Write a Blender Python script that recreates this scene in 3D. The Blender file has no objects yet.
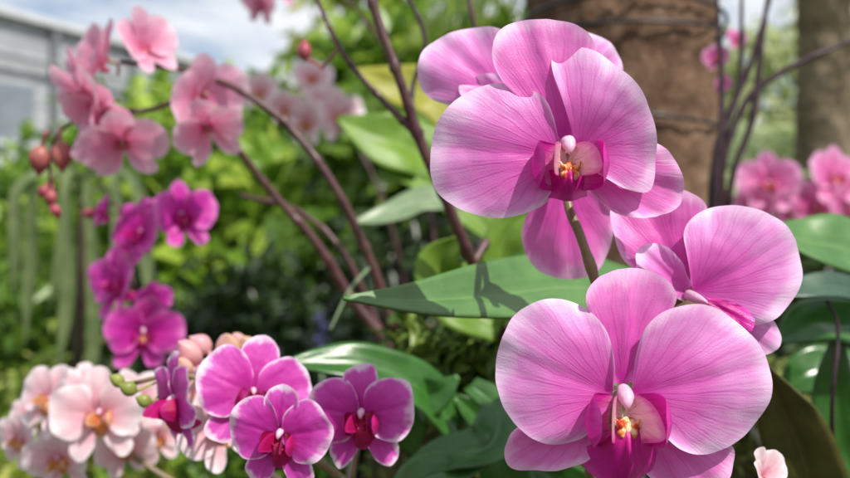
import bpy, math, random
import numpy as np
from mathutils import Vector, Matrix, noise
random.seed(7)
CAMZ=1.25; F=911.0
def P(px,py,d): return Vector(((px-425)/F*d, d, CAMZ-(py-239)/F*d))
COL=bpy.context.scene.collection

# ------------------------------------------------------------ materials
def newmat(name):
    m=bpy.data.materials.new(name); m.use_nodes=True
    nt=m.node_tree; nt.nodes.clear(); return m,nt
def N(nt,t,**kw):
    n=nt.nodes.new(t)
    for k,v in kw.items(): setattr(n,k,v)
    return n
def math_(nt,op,a,b=None,c=None,clamp=False):
    n=nt.nodes.new('ShaderNodeMath'); n.operation=op; n.use_clamp=clamp
    for i,v in enumerate((a,b,c)):
        if v is None: continue
        if isinstance(v,(int,float)): n.inputs[i].default_value=v
        else: nt.links.new(v,n.inputs[i])
    return n.outputs[0]
def ramp(nt,fac,stops,interp='LINEAR'):
    n=nt.nodes.new('ShaderNodeValToRGB'); cr=n.color_ramp; cr.interpolation=interp
    while len(cr.elements)<len(stops): cr.elements.new(0.5)
    for e,(p,c) in zip(cr.elements,stops):
        e.position=p; e.color=(*c,1) if len(c)==3 else c
    nt.links.new(fac,n.inputs[0]); return n.outputs[0]
def mixc(nt,f,a,b,mode='MIX'):
    n=nt.nodes.new('ShaderNodeMix'); n.data_type='RGBA'; n.blend_type=mode
    for s,v in ((0,f),(6,a),(7,b)):
        if isinstance(v,(int,float)): n.inputs[s].default_value=v
        elif isinstance(v,tuple): n.inputs[s].default_value=(*v,1)
        else: nt.links.new(v,n.inputs[s])
    return n.outputs[2]
def noise_(nt,vec,scale,detail=3,rough=.5,dist=0):
    n=nt.nodes.new('ShaderNodeTexNoise'); n.inputs['Scale'].default_value=scale
    n.inputs['Detail'].default_value=detail; n.inputs['Roughness'].default_value=rough
    n.inputs['Distortion'].default_value=dist
    if vec is not None: nt.links.new(vec,n.inputs['Vector'])
    return n.outputs['Fac']
def finish(nt,color,rough=.5,trans=0.0,bump=None,bstr=.3,bdist=.001,spec=.5,coat=0,sheen=0,transcol=None):
    p=N(nt,'ShaderNodeBsdfPrincipled'); o=N(nt,'ShaderNodeOutputMaterial')
    if isinstance(color,tuple): p.inputs['Base Color'].default_value=(*color,1)
    else: nt.links.new(color,p.inputs['Base Color'])
    if isinstance(rough,(int,float)): p.inputs['Roughness'].default_value=rough
    else: nt.links.new(rough,p.inputs['Roughness'])
    p.inputs['Specular IOR Level'].default_value=spec
    p.inputs['Coat Weight'].default_value=coat
    p.inputs['Sheen Weight'].default_value=sheen
    if bump is not None:
        b=N(nt,'ShaderNodeBump'); b.inputs['Strength'].default_value=bstr; b.inputs['Distance'].default_value=bdist
        nt.links.new(bump,b.inputs['Height']); nt.links.new(b.outputs[0],p.inputs['Normal'])
    if trans>0:
        t=N(nt,'ShaderNodeBsdfTranslucent'); tc=transcol if transcol is not None else color
        if isinstance(tc,tuple): t.inputs[0].default_value=(*tc,1)
        else: nt.links.new(tc,t.inputs[0])
        mx=N(nt,'ShaderNodeMixShader'); mx.inputs[0].default_value=trans
        nt.links.new(p.outputs[0],mx.inputs[1]); nt.links.new(t.outputs[0],mx.inputs[2])
        nt.links.new(mx.outputs[0],o.inputs[0])
    else: nt.links.new(p.outputs[0],o.inputs[0])

def petal_mat(name,center,main,pale,edge,vein,vs=.6,trans=.30,nv=18,rough=.40,pos=(.02,.2,.42,.78,.98),soft=.13):
    m,nt=newmat(name)
    uv=N(nt,'ShaderNodeUVMap'); uv.uv_map='UVMap'
    sep=N(nt,'ShaderNodeSeparateXYZ'); nt.links.new(uv.outputs[0],sep.inputs[0])
    u,v=sep.outputs[0],sep.outputs[1]
    tc=N(nt,'ShaderNodeTexCoord'); obj=tc.outputs['Object']
    n1=noise_(nt,obj,2.0,3,.5); n2=noise_(nt,obj,7,4,.6)
    def comb(a,b):
        c=N(nt,'ShaderNodeCombineXYZ'); nt.links.new(a,c.inputs[0]); nt.links.new(b,c.inputs[1]); return c.outputs[0]
    st1=noise_(nt,comb(math_(nt,'MULTIPLY',u,26),math_(nt,'MULTIPLY',v,1.4)),1.0,2,.5)
    st2=noise_(nt,comb(math_(nt,'MULTIPLY',u,95),math_(nt,'MULTIPLY',v,3.0)),1.0,2,.5)
    wob=math_(nt,'MULTIPLY',math_(nt,'SUBTRACT',noise_(nt,comb(math_(nt,'MULTIPLY',u,9),math_(nt,'MULTIPLY',v,2.2)),1.5,2,.5),.5),.9)
    def lines(freq,width,ph=0.0):
        a=math_(nt,'PINGPONG',math_(nt,'ADD',math_(nt,'MULTIPLY',u,freq),math_(nt,'ADD',wob,ph)),.5)
        a=math_(nt,'DIVIDE',a,width); a=math_(nt,'SUBTRACT',1.0,a,clamp=True); return a
    va=lines(nv,soft*.9); vb=math_(nt,'MULTIPLY',lines(nv*2.0,soft*1.3,.5),math_(nt,'SUBTRACT',math_(nt,'MULTIPLY',v,1.8),.55,clamp=True))
    veins=math_(nt,'MAXIMUM',va,math_(nt,'MULTIPLY',vb,.55))
    veins=math_(nt,'MULTIPLY',veins,math_(nt,'ADD',.45,math_(nt,'MULTIPLY',st1,1.1)))
    fade=math_(nt,'SUBTRACT',1.10,math_(nt,'POWER',v,2.6),clamp=True)
    veins=math_(nt,'MULTIPLY',math_(nt,'MULTIPLY',veins,fade),vs)
    vv=math_(nt,'ADD',v,math_(nt,'ADD',math_(nt,'MULTIPLY',math_(nt,'SUBTRACT',n1,.5),.50),math_(nt,'MULTIPLY',math_(nt,'SUBTRACT',st1,.5),.22)))
    base=ramp(nt,vv,[(pos[0],center),(pos[1],tuple((a+b)/2 for a,b in zip(center,main))),(pos[2],main),(pos[3],pale),(pos[4],edge)],'EASE')
    rim=math_(nt,'DIVIDE',math_(nt,'SUBTRACT',v,.93),.07,clamp=True)
    base=mixc(nt,math_(nt,'MULTIPLY',rim,.6),base,edge)
    st=ramp(nt,st2,[(.35,(0,0,0)),(.7,(1,1,1))])
    base=mixc(nt,math_(nt,'MULTIPLY',math_(nt,'MULTIPLY',st,fade),.24*vs/.6),base,vein)
    base=mixc(nt,math_(nt,'MULTIPLY',n2,.12),base,tuple(min(1,c*1.12+.04) for c in pale))
    c=mixc(nt,veins,base,vein)
    cells=noise_(nt,obj,85,2,.6)
    bh=math_(nt,'ADD',math_(nt,'MULTIPLY',veins,-.6),math_(nt,'ADD',math_(nt,'MULTIPLY',st2,.7),math_(nt,'MULTIPLY',cells,.55)))
    finish(nt,c,rough,trans,bh,.42,.0006,spec=.45,sheen=.03)
    return m
def simple_mat(name,c1,c2,scale=8,rough=.5,trans=0,coat=0,bs=.2,bd=.001,c3=None,detail=4,spec=.5,coords='Object'):
    m,nt=newmat(name); tc=N(nt,'ShaderNodeTexCoord')
    n=noise_(nt,tc.outputs[coords],scale,detail,.6)
    st=[(.3,c1),(.7,c2)] if c3 is None else [(.25,c1),(.5,c2),(.75,c3)]
    finish(nt,ramp(nt,n,st),rough,trans,n,bs,bd,coat=coat,spec=spec); return m
def leaf_mat(name,dark,light,rib,trans=.15,rough=.20,spec=.6):
    m,nt=newmat(name)
    uv=N(nt,'ShaderNodeUVMap'); uv.uv_map='UVMap'
    sep=N(nt,'ShaderNodeSeparateXYZ'); nt.links.new(uv.outputs[0],sep.inputs[0]); u,v=sep.outputs[0],sep.outputs[1]
    tc=N(nt,'ShaderNodeTexCoord')
    cb=N(nt,'ShaderNodeCombineXYZ'); nt.links.new(math_(nt,'MULTIPLY',u,45),cb.inputs[0]); nt.links.new(math_(nt,'MULTIPLY',v,2.5),cb.inputs[1])
    st=noise_(nt,cb.outputs[0],1,2,.5)
    n1=noise_(nt,tc.outputs['Object'],38,4,.65); n2=noise_(nt,tc.outputs['Object'],320,3,.6)
    base=ramp(nt,math_(nt,'ADD',math_(nt,'MULTIPLY',n1,.75),math_(nt,'MULTIPLY',st,.25)),[(.32,dark),(.66,light)])
    r=math_(nt,'SUBTRACT',1.0,math_(nt,'DIVIDE',math_(nt,'ABSOLUTE',math_(nt,'SUBTRACT',u,.5)),.03),clamp=True)
    base=mixc(nt,math_(nt,'MULTIPLY',r,.45),base,rib)
    spots=ramp(nt,n2,[(.68,(0,0,0)),(.76,(1,1,1))])
    base=mixc(nt,math_(nt,'MULTIPLY',spots,.22),base,tuple(c*.8+.03 for c in rib))
    rr=math_(nt,'ADD',rough,math_(nt,'MULTIPLY',n1,.18))
    finish(nt,base,rr,trans,math_(nt,'ADD',st,n1),.2,.0006,spec=spec)
    return m
def foliage_mat(name,dark,mid,light,trans=.4,rough=.34):
    m,nt=newmat(name); g=N(nt,'ShaderNodeNewGeometry'); tc=N(nt,'ShaderNodeTexCoord')
    n=noise_(nt,tc.outputs['Object'],3.0,3,.6)
    f=math_(nt,'ADD',math_(nt,'MULTIPLY',g.outputs['Random Per Island'],.5),math_(nt,'MULTIPLY',n,.55))
    c=ramp(nt,f,[(.22,dark),(.5,mid),(.82,light)])
    finish(nt,c,rough,trans,spec=.5); return m

PM={}
PM['hero']=petal_mat('orchid_petal_pink',(.58,.015,.34),(.75,.14,.54),(.80,.30,.69),(.90,.64,.89),(.58,.02,.40),.52,pos=(.02,.20,.46,.80,1.02))
PM['hero_deep']=petal_mat('orchid_sepal_pink',(.58,.02,.36),(.74,.10,.48),(.79,.20,.58),(.88,.50,.79),(.56,.02,.36),.50,nv=12,pos=(.02,.2,.48,.84,1.02))
PM['purple']=petal_mat('orchid_petal_purple',(.38,.005,.20),(.58,.02,.36),(.68,.08,.50),(.93,.74,.92),(.44,.005,.26),.42,nv=14,pos=(.02,.2,.5,.86,1.0))
PM['magenta']=petal_mat('orchid_petal_magenta',(.50,.005,.28),(.70,.022,.42),(.77,.06,.50),(.84,.20,.62),(.54,.01,.30),.22,trans=.42)
PM['pale']=petal_mat('orchid_petal_pale',(.72,.20,.30),(.84,.46,.54),(.89,.65,.70),(.94,.82,.86),(.74,.28,.42),.16)
PM['salmon']=petal_mat('orchid_petal_rose',(.76,.14,.34),(.84,.30,.49),(.88,.45,.62),(.92,.64,.76),(.74,.16,.40),.14,trans=.42)
PM['rosy']=petal_mat('orchid_petal_rosy',(.66,.06,.30),(.82,.16,.48),(.86,.26,.58),(.90,.46,.72),(.66,.08,.36),.2,trans=.42)
LIPM={}
LIPM['hero']=petal_mat('orchid_lip_magenta',(.76,.20,.44),(.66,.01,.32),(.60,.006,.30),(.74,.05,.44),(.42,.0,.17),.5,trans=.28,nv=9,rough=.26,pos=(.02,.10,.25,.75,1))
LIPM['lobe']=petal_mat('orchid_lip_side_lobe',(.80,.24,.50),(.68,.03,.38),(.62,.012,.34),(.72,.05,.44),(.42,.0,.20),.45,trans=.34,nv=7,rough=.26,pos=(.02,.10,.28,.75,1.0))
LIPM['throat']=petal_mat('orchid_throat_striped',(.90,.76,.66),(.88,.68,.66),(.84,.42,.56),(.70,.07,.38),(.60,.02,.26),.6,trans=.25,nv=12,rough=.30)
LIPM['purple']=petal_mat('orchid_lip_crimson',(.60,.06,.12),(.50,.0,.10),(.46,.0,.11),(.60,.01,.24),(.28,.0,.03),.5,trans=.25,nv=9,rough=.28)
LIPM['magenta']=petal_mat('orchid_lip_dark',(.58,.03,.16),(.48,.0,.18),(.52,.0,.2),(.66,.03,.3),(.30,.0,.08),.4,nv=9)
LIPM['pale']=petal_mat('orchid_lip_orange',(.74,.34,.04),(.78,.28,.05),(.78,.36,.14),(.85,.6,.4),(.66,.12,.03),.5,nv=9)
LIPM['salmon']=petal_mat('orchid_lip_coral',(.80,.42,.26),(.76,.18,.30),(.76,.18,.34),(.82,.36,.5),(.64,.06,.16),.4,nv=9)
LIPM['rosy']=LIPM['salmon']
M_column=simple_mat('orchid_column_pink',(.78,.32,.56),(.88,.66,.78),5,.30,.2,spec=.5)
def callus_mat():
    m,nt=newmat('orchid_callus_spotted'); tc=N(nt,'ShaderNodeTexCoord')
    n=noise_(nt,tc.outputs['Object'],16,2,.5)
    c=ramp(nt,n,[(.38,(.55,.05,.03)),(.48,(.74,.26,.06)),(.60,(.88,.68,.42))])
    finish(nt,c,.32,.15,n,.2,.0006); return m
M_callus=callus_mat()
M_stem=simple_mat('orchid_stem_brown',(.035,.012,.016),(.095,.036,.040),90,.40,0,bs=.3,c3=(.075,.055,.028))
M_stemd=simple_mat('orchid_stem_dark_purple',(.022,.009,.015),(.06,.024,.032),90,.42,0,bs=.3)
M_stem_g=simple_mat('orchid_stem_olive',(.12,.13,.04),(.24,.18,.09),110,.4,.05,bs=.3,c3=(.18,.10,.07))
M_ped=simple_mat('orchid_pedicel_pink',(.45,.22,.25),(.40,.38,.15),60,.45,.15)
M_bud=simple_mat('orchid_bud_rose',(.32,.035,.07),(.44,.09,.12),30,.42,.15,c3=(.38,.18,.09))
M_budp=simple_mat('orchid_bud_blush',(.78,.26,.46),(.84,.46,.50),40,.42,.35,c3=(.70,.58,.26))
M_budg=simple_mat('orchid_bud_green',(.22,.28,.05),(.40,.42,.10),60,.4,.25)
M_leaf=leaf_mat('orchid_leaf_green',(.055,.155,.035),(.115,.25,.06),(.20,.35,.11),.15,.24,.7)
M_leafd=leaf_mat('orchid_leaf_dark_green',(.018,.08,.012),(.048,.165,.022),(.10,.26,.05),.12,.17,.6)
M_leafb=leaf_mat('orchid_leaf_bright',(.15,.31,.03),(.29,.47,.06),(.37,.53,.14),.48,.32)
M_leafy=leaf_mat('orchid_leaf_yellowing',(.38,.40,.03),(.52,.50,.06),(.55,.55,.2),.5,.35)
M_leafg=leaf_mat('orchid_leaf_grey_green',(.15,.24,.12),(.27,.36,.20),(.35,.43,.27),.2,.28)
M_leafo=leaf_mat('orchid_leaf_olive',(.06,.06,.013),(.13,.12,.03),(.2,.18,.07),.2,.33)
M_leafs=leaf_mat('orchid_leaf_slate',(.018,.05,.03),(.05,.11,.06),(.10,.18,.11),.08,.16)

# ------------------------------------------------------------ helpers
def cr(pts,n):
    pts=[Vector(p) for p in pts]; m=len(pts)
    ext=[pts[0]*2-pts[1]]+pts+[pts[-1]*2-pts[-2]]
    dense=[]
    for i in range(m-1):
        p0,p1,p2,p3=ext[i:i+4]
        for k in range(14):
            t=k/14
            dense.append(.5*((2*p1)+(p2-p0)*t+(2*p0-5*p1+4*p2-p3)*t*t+(3*p1-p0-3*p2+p3)*t**3))
    dense.append(pts[-1])
    L=[0]
    for a,b in zip(dense,dense[1:]): L.append(L[-1]+(b-a).length)
    out=[]; j=0
    for i in range(n):
        s=L[-1]*i/(n-1)
        while j<len(L)-2 and L[j+1]<s: j+=1
        t=(s-L[j])/max(1e-9,L[j+1]-L[j]); out.append(dense[j].lerp(dense[j+1],min(1,t)))
    return out
def mkobj(name,verts,faces,mat,uvs=None,parent=None,pinv=None,smooth=True):
    me=bpy.data.meshes.new(name); me.from_pydata([tuple(v) for v in verts],[],faces); me.update()
    if uvs is not None:
        lay=me.uv_layers.new(name='UVMap')
        li=np.empty(len(me.loops),dtype=np.int32); me.loops.foreach_get('vertex_index',li)
        lay.data.foreach_set('uv',np.array(uvs,dtype=np.float32)[li].ravel())
    if smooth: me.polygons.foreach_set('use_smooth',[True]*len(me.polygons))
    me.materials.append(mat)
    o=bpy.data.objects.new(name,me); COL.objects.link(o)
    if parent is not None:
        o.parent=parent
        if pinv is not None: o.matrix_parent_inverse=pinv
    return o
def empty(name,loc,label=None,category=None,group=None):
    e=bpy.data.objects.new(name,None); e.empty_display_size=.02; e.location=loc; COL.objects.link(e)
    if label: e['label']=label
    if category: e['category']=category
    if group: e['group']=group
    return e
def tag(o,label,category,group=None):
    o['label']=label; o['category']=category
    if group: o['group']=group
def inv(e): return Matrix.Translation(e.location).inverted()
def gridfaces(nu,nv,wrap=False,off=0):
    f=[]
    for j in range(nv-1):
        for i in range(nu-(0 if wrap else 1)):
            a=j*nu+i; b=j*nu+(i+1)%nu
            f.append((off+a,off+b,off+b+nu,off+a+nu))
    return f
def tube_geo(pts,rad,n=10,seg=None,nodes=0,nodeamp=.35,wob=0):
    seg=seg or max(8,len(pts)*6)
    c=cr(pts,seg); R=[]
    for i in range(seg):
        t=i/(seg-1)*(len(rad)-1); k=min(int(t),len(rad)-2); R.append(rad[k]+(rad[k+1]-rad[k])*(t-k))
    V=[];UV=[]; nrm=None
    for i,p in enumerate(c):
        tan=(c[min(i+1,seg-1)]-c[max(i-1,0)]).normalized()
        if nrm is None: nrm=tan.orthogonal().normalized()
        nrm=(nrm-tan*nrm.dot(tan)).normalized(); bi=tan.cross(nrm)
        r=R[i]
        if nodes:
            ph=(i/(seg-1)*nodes)%1; r*=1+nodeamp*math.exp(-((ph-.5)/.05)**2)
        for k in range(n):
            a=2*math.pi*k/n
            rr=r*(1+wob*noise.noise(p*60+Vector((math.cos(a),math.sin(a),0))))
            V.append(p+(nrm*math.cos(a)+bi*math.sin(a))*rr); UV.append((k/n,i/(seg-1)))
    Fc=gridfaces(n,seg,True)
    Fc.append(tuple(range(n))[::-1]); Fc.append(tuple(range((seg-1)*n,seg*n)))
    return V,Fc,UV
def merge(parts):
    V=[];Fc=[];UV=[]
    for v,f,u in parts:
        o=len(V); V+=v; UV+=u; Fc+=[tuple(i+o for i in x) for x in f]
    return V,Fc,UV
def petal_geo(base,outline,z0=0,lift=.1,curl=.15,cup=0,ruffle=.03,groove=.02,seed=0,ns=48,nr=18,kr=3,nz=.03,tx=0,ty=0):
    b=Vector(base); pts=cr([Vector(p) for p in outline],ns)
    L=max((p-b).length for p in pts)
    cen=sum((p-b for p in pts),Vector((0,0)))/len(pts); ax=cen.normalized()
    V=[];UV=[]; so=Vector((seed*3.7,seed*1.3,seed*.7))
    for j in range(nr):
        rho=.015+.985*(j/(nr-1))**.9
        for i in range(ns):
            s=i/(ns-1)
            ed=1+.014*noise.noise(Vector((s*9,seed,0)))+.006*noise.noise(Vector((s*30,seed,3)))
            q2=b+(pts[i]-b)*rho*(1+(ed-1)*rho); d=q2-b
            q=d.length/L; perp=(d.x*ax.y-d.y*ax.x)/L
            z=z0+lift*q-curl*q*q+cup*perp*perp+tx*d.x+ty*d.y
            z+=ruffle*rho**3*math.sin(2*math.pi*kr*s+seed*2.1)+ruffle*.5*rho**4*math.sin(2*math.pi*kr*2.3*s+seed)
            z-=groove*math.exp(-(perp/.05)**2)*min(1,q*3)*(1-.5*q)
            z+=nz*noise.noise(Vector((q2.x*2.5,q2.y*2.5,0))+so)*min(1,q*2)+nz*.22*noise.noise(Vector((q2.x*9,q2.y*9,0))+so)*min(1,q*2)
            V.append(Vector((q2.x,q2.y,z))); UV.append((s,rho))
    return V,gridfaces(ns,nr),UV
def mirror(o): return [(-x,y) for x,y in o][::-1]
G_PET=[(.04,.09),(.06,.38),(.24,.66),(.58,.75),(.92,.57),(1.05,.16),(.96,-.24),(.69,-.48),(.36,-.46),(.13,-.24),(.05,-.06)]
G_DOR=[(-.06,.06),(-.23,.30),(-.36,.62),(-.28,.92),(0,1.04),(.28,.92),(.36,.62),(.23,.30),(.06,.06)]
G_LAT=[(.07,-.03),(.36,-.18),(.62,-.46),(.68,-.78),(.50,-.96),(.22,-.84),(.04,-.46),(.01,-.10)]
def flower_frame(loc,facing,roll,R):
    f=Vector(facing).normalized(); X=Vector((0,0,1)).cross(f).normalized(); Y=f.cross(X)
    M=Matrix((X,Y,f)).transposed().to_4x4()
    return Matrix.Translation(loc)@M@Matrix.Rotation(roll,4,'Z')@Matrix.Scale(R,4)
def side_lobe(cx,cy,k,sx,ns,nr):
    """erect lobe bowing outwards, then curling in over the throat like a cupped hand"""
    V=[];UV=[]
    for j in range(nr):
        v=j/(nr-1)
        for i in range(ns):
            u=i/(ns-1); a=(u-.5)*2
            by=.05-.36*u; hgt=max(0,1-abs(a)**2.4)**.5
            w=v*(.14+.86*hgt)
            x=.11+.20*math.sin(w*2.5)*(.6+.4*hgt)-.035*abs(a)
            y=by+(.07*(.5-u)*2)*w+.03*w
            z=.02+.30*(1-math.cos(w*1.75))*(.7+.3*hgt)
            V.append(Vector((cx+sx*x*k,cy+y*k,z*k))); UV.append((u,v))
    return V,gridfaces(ns,nr),UV
def lip_parts(fl,pal,k=1.0,cx=0,cy=0,hi=True,ml=.85):
    ns,nr=(44,22) if hi else (16,8)
    lm=LIPM[pal]; lobe=LIPM['lobe'] if pal=='hero' else lm
    def S(o): return [(cx+x*k,cy+y*k*(ml if y<-.2 else 1)) for x,y in o]
    mid=[(-.10,-.16),(-.17,-.25),(-.25,-.33),(-.29,-.43),(-.25,-.54),(-.14,-.60),(-.04,-.65),(.04,-.65),(.14,-.60),(.25,-.54),(.29,-.43),(.25,-.33),(.17,-.25),(.10,-.16)]
    g1=petal_geo((cx,cy-.13*k),S(mid),.12*k,.36*k,.50*k,-.8*k,.04,-.06,3,ns,nr,3,.03)
    mkobj('lip',*g1[:2],lm,g1[2],fl)
    for sx in (-1,1):
        g=side_lobe(cx,cy,k,sx,ns,nr); mkobj('lip_side_lobe',g[0],g[1],lobe,g[2],fl)
    th=[(-.03,.06),(-.12,.06),(-.17,-.04),(-.17,-.20),(0,-.31),(.17,-.20),(.17,-.04),(.12,.06),(.03,.06)]
    g=petal_geo((cx,cy-.10*k),S(th),.03*k,.01*k,0,.6*k,.0,0,2,ns,nr//2,2,.01)
    mkobj('throat',g[0],g[1],LIPM['throat'] if pal=='hero' else lm,g[2],fl)
    c=tube_geo([Vector((cx,cy+.09*k,-.02)),Vector((cx,cy+.075*k,.05*k)),Vector((cx,cy+.05*k,.10*k)),Vector((cx,cy+.02*k,.135*k)),Vector((cx,cy-.012*k,.145*k)),Vector((cx,cy-.03*k,.13*k))],
               [.045*k,.055*k,.062*k,.056*k,.038*k,.008*k],18 if hi else 8,26 if hi else 8,wob=.12)
    mkobj('column',c[0],c[1],M_column,None,fl)
    parts=[]
    for sx in (-1,1):
        parts.append(tube_geo([Vector((cx+sx*.03*k,cy-.13*k,.07*k)),Vector((cx+sx*.05*k,cy-.15*k,.13*k)),Vector((cx+sx*.065*k,cy-.13*k,.175*k)),Vector((cx+sx*.085*k,cy-.09*k,.185*k))],
                              [.036*k,.034*k,.022*k,.004*k],10,16,wob=.15))
        parts.append(tube_geo([Vector((cx+sx*.02*k,cy-.17*k,.09*k)),Vector((cx+sx*.045*k,cy-.20*k,.155*k)),Vector((cx+sx*.03*k,cy-.245*k,.165*k))],[.05*k,.040*k,.008*k],10,14,wob=.15))
    parts.append(tube_geo([Vector((cx,cy-.13*k,.07*k)),Vector((cx,cy-.17*k,.14*k)),Vector((cx,cy-.21*k,.155*k))],[.05*k,.044*k,.012*k],10,12,wob=.15))
    g=merge(parts); mkobj('callus',g[0],g[1],M_callus if pal!='purple' else LIPM['purple'],None if pal!='purple' else g[2],fl)
def flower(plant,loc,facing,R,pal,roll=0,seed=0,stemto=None,spec=None,lipk=1,lipc=(0,0),lip=True,hi=False,openness=0,label=None,ml=.85):
    M=flower_frame(loc,facing,roll,R)
    fl=bpy.data.objects.new('flower',None); fl.empty_display_size=.3; COL.objects.link(fl)
    fl.matrix_basis=M; fl.parent=plant; fl.matrix_parent_inverse=inv(plant)
    if label: fl['label']=label
    pm=PM[pal]; rs=random.Random(seed*17+3)
    if spec is None:
        j=lambda o:[(x*(1+rs.uniform(-.06,.06)),y*(1+rs.uniform(-.06,.06))) for x,y in o]
        op=lambda:openness*rs.uniform(.5,1.3)
        spec=[('sepal',(0,.03),j(G_DOR),dict(z0=-.05,lift=.12+op(),curl=.15,cup=.5,groove=-.02),pm),
              ('sepal',(.03,-.04),j(G_LAT),dict(z0=-.06,lift=.10+op(),curl=.12,cup=.4),pm),
              ('sepal',(-.03,-.04),j(mirror(G_LAT)),dict(z0=-.06,lift=.10+op(),curl=.12,cup=.4),pm),
              ('petal',(.03,0),j(G_PET),dict(z0=.0,lift=.26+op(),curl=.22,cup=-.10,ruffle=.05),pm),
              ('petal',(-.03,0),j(mirror(G_PET)),dict(z0=.01,lift=.26+op(),curl=.22,cup=-.10,ruffle=.05),pm)]
    for i,(nm,base,out,kw,mt) in enumerate(spec):
        ns,nr=(96,34) if hi else (32,13)
        g=petal_geo(base,out,seed=seed+i*1.7,ns=ns,nr=nr,**kw)
        mkobj(nm,g[0],g[1],mt,g[2],fl)
    if lip: lip_parts(fl,pal,lipk,lipc[0],lipc[1],hi,ml)
    if stemto is not None:
        Mi=M.inverted(); e=Mi@Vector(stemto); s=Vector((0,0,-.02)); mid=(s+e)/2+Vector((0,.12,-.1))
        g=tube_geo([s,mid,e],[.06,.04,.045],8,12); mkobj('pedicel',g[0],g[1],M_ped,None,fl)
    return fl
def bud(plant,loc,dirv,L,mat,stemto=None,fat=1.0):
    d=Vector(dirv).normalized(); prof=[(0,.10),(.10,.24),(.32,.36),(.55,.36),(.75,.25),(.9,.11),(1.02,.015)]
    n=14;V=[];x=d.orthogonal().normalized();y=d.cross(x)
    P2=cr([Vector((a,b)) for a,b in prof],14); bend=x*random.uniform(-.15,.15)
    for q in P2:
        for k in range(n):
            a=2*math.pi*k/n; r=q.y*(1+.08*math.cos(3*a))*L*.9*fat
            V.append(Vector(loc)+d*q.x*L+bend*L*q.x*q.x+x*math.cos(a)*r+y*math.sin(a)*r)
    Fc=gridfaces(n,14,True); Fc.append(tuple(range(n))[::-1]); Fc.append(tuple(range(13*n,14*n)))
    g=[(V,Fc,[(0,0)]*len(V))]
    if stemto is not None:
        g.append(tube_geo([Vector(loc)+d*.02*L,(Vector(loc)+Vector(stemto))/2+Vector((0,0,.1*L)),Vector(stemto)],[.08*L,.06*L,.07*L],6,8))
    g=merge(g); return mkobj('bud',g[0],g[1],mat,None,plant,inv(plant))
def stem(plant,pts,rad,mat=None,nodes=0,name='flower_stem',n=12):
    pts=[P(*p) if not isinstance(p,Vector) else p for p in pts]
    g=tube_geo(pts,rad,n,len(pts)*12,nodes,.45,.14)
    return mkobj(name,g[0],g[1],mat or M_stem,None,plant,inv(plant))
def leaf_geo(pts,hw,nh,fold=.25,nu=11,nv=36,wave=.08,seed=0):
    c=cr(pts,nv);V=[];UV=[];nh=Vector(nh).normalized()
    W=cr([Vector((i/(len(hw)-1),h)) for i,h in enumerate(hw)],120) if len(hw)>2 else None
    for i,p in enumerate(c):
        t=i/(nv-1); tan=(c[min(i+1,nv-1)]-c[max(i-1,0)]).normalized()
        side=tan.cross(nh).normalized(); nn=side.cross(tan).normalized()
        w=np.interp(t,[q.x for q in W],[q.y for q in W]) if W else hw[0]+(hw[1]-hw[0])*t
        w=float(w)
        for k in range(nu):
            s=k/(nu-1)*2-1
            z=fold*w*(abs(s)**1.3)-.08*w*math.exp(-(s/.12)**2)+wave*w*math.sin(t*9+seed+s*1.5)*abs(s)+.10*w*noise.noise(Vector((s*1.5,t*5,seed)))
            V.append(p+side*(s*w)+nn*z); UV.append((k/(nu-1),t))
    return V,gridfaces(nu,nv),UV
def leaf(plant,pts,hwpx,nh,mat,fold=.25,name='leaf',seed=0,label=None):
    ds=[p[2] for p in pts]; hw=[]
    for i,h in enumerate(hwpx):
        t=i/(len(hwpx)-1)*(len(ds)-1);k=min(int(t),len(ds)-2); d=ds[k]+(ds[k+1]-ds[k])*(t-k); hw.append(h/F*d)
    g=leaf_geo([P(*p) for p in pts],hw,nh,fold,seed=seed)
    o=mkobj(name,g[0],g[1],mat,g[2],plant,inv(plant))
    s=o.modifiers.new('thickness','SOLIDIFY'); s.thickness=.0016; s.offset=-1
    if label:o['label']=label
    return o

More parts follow.
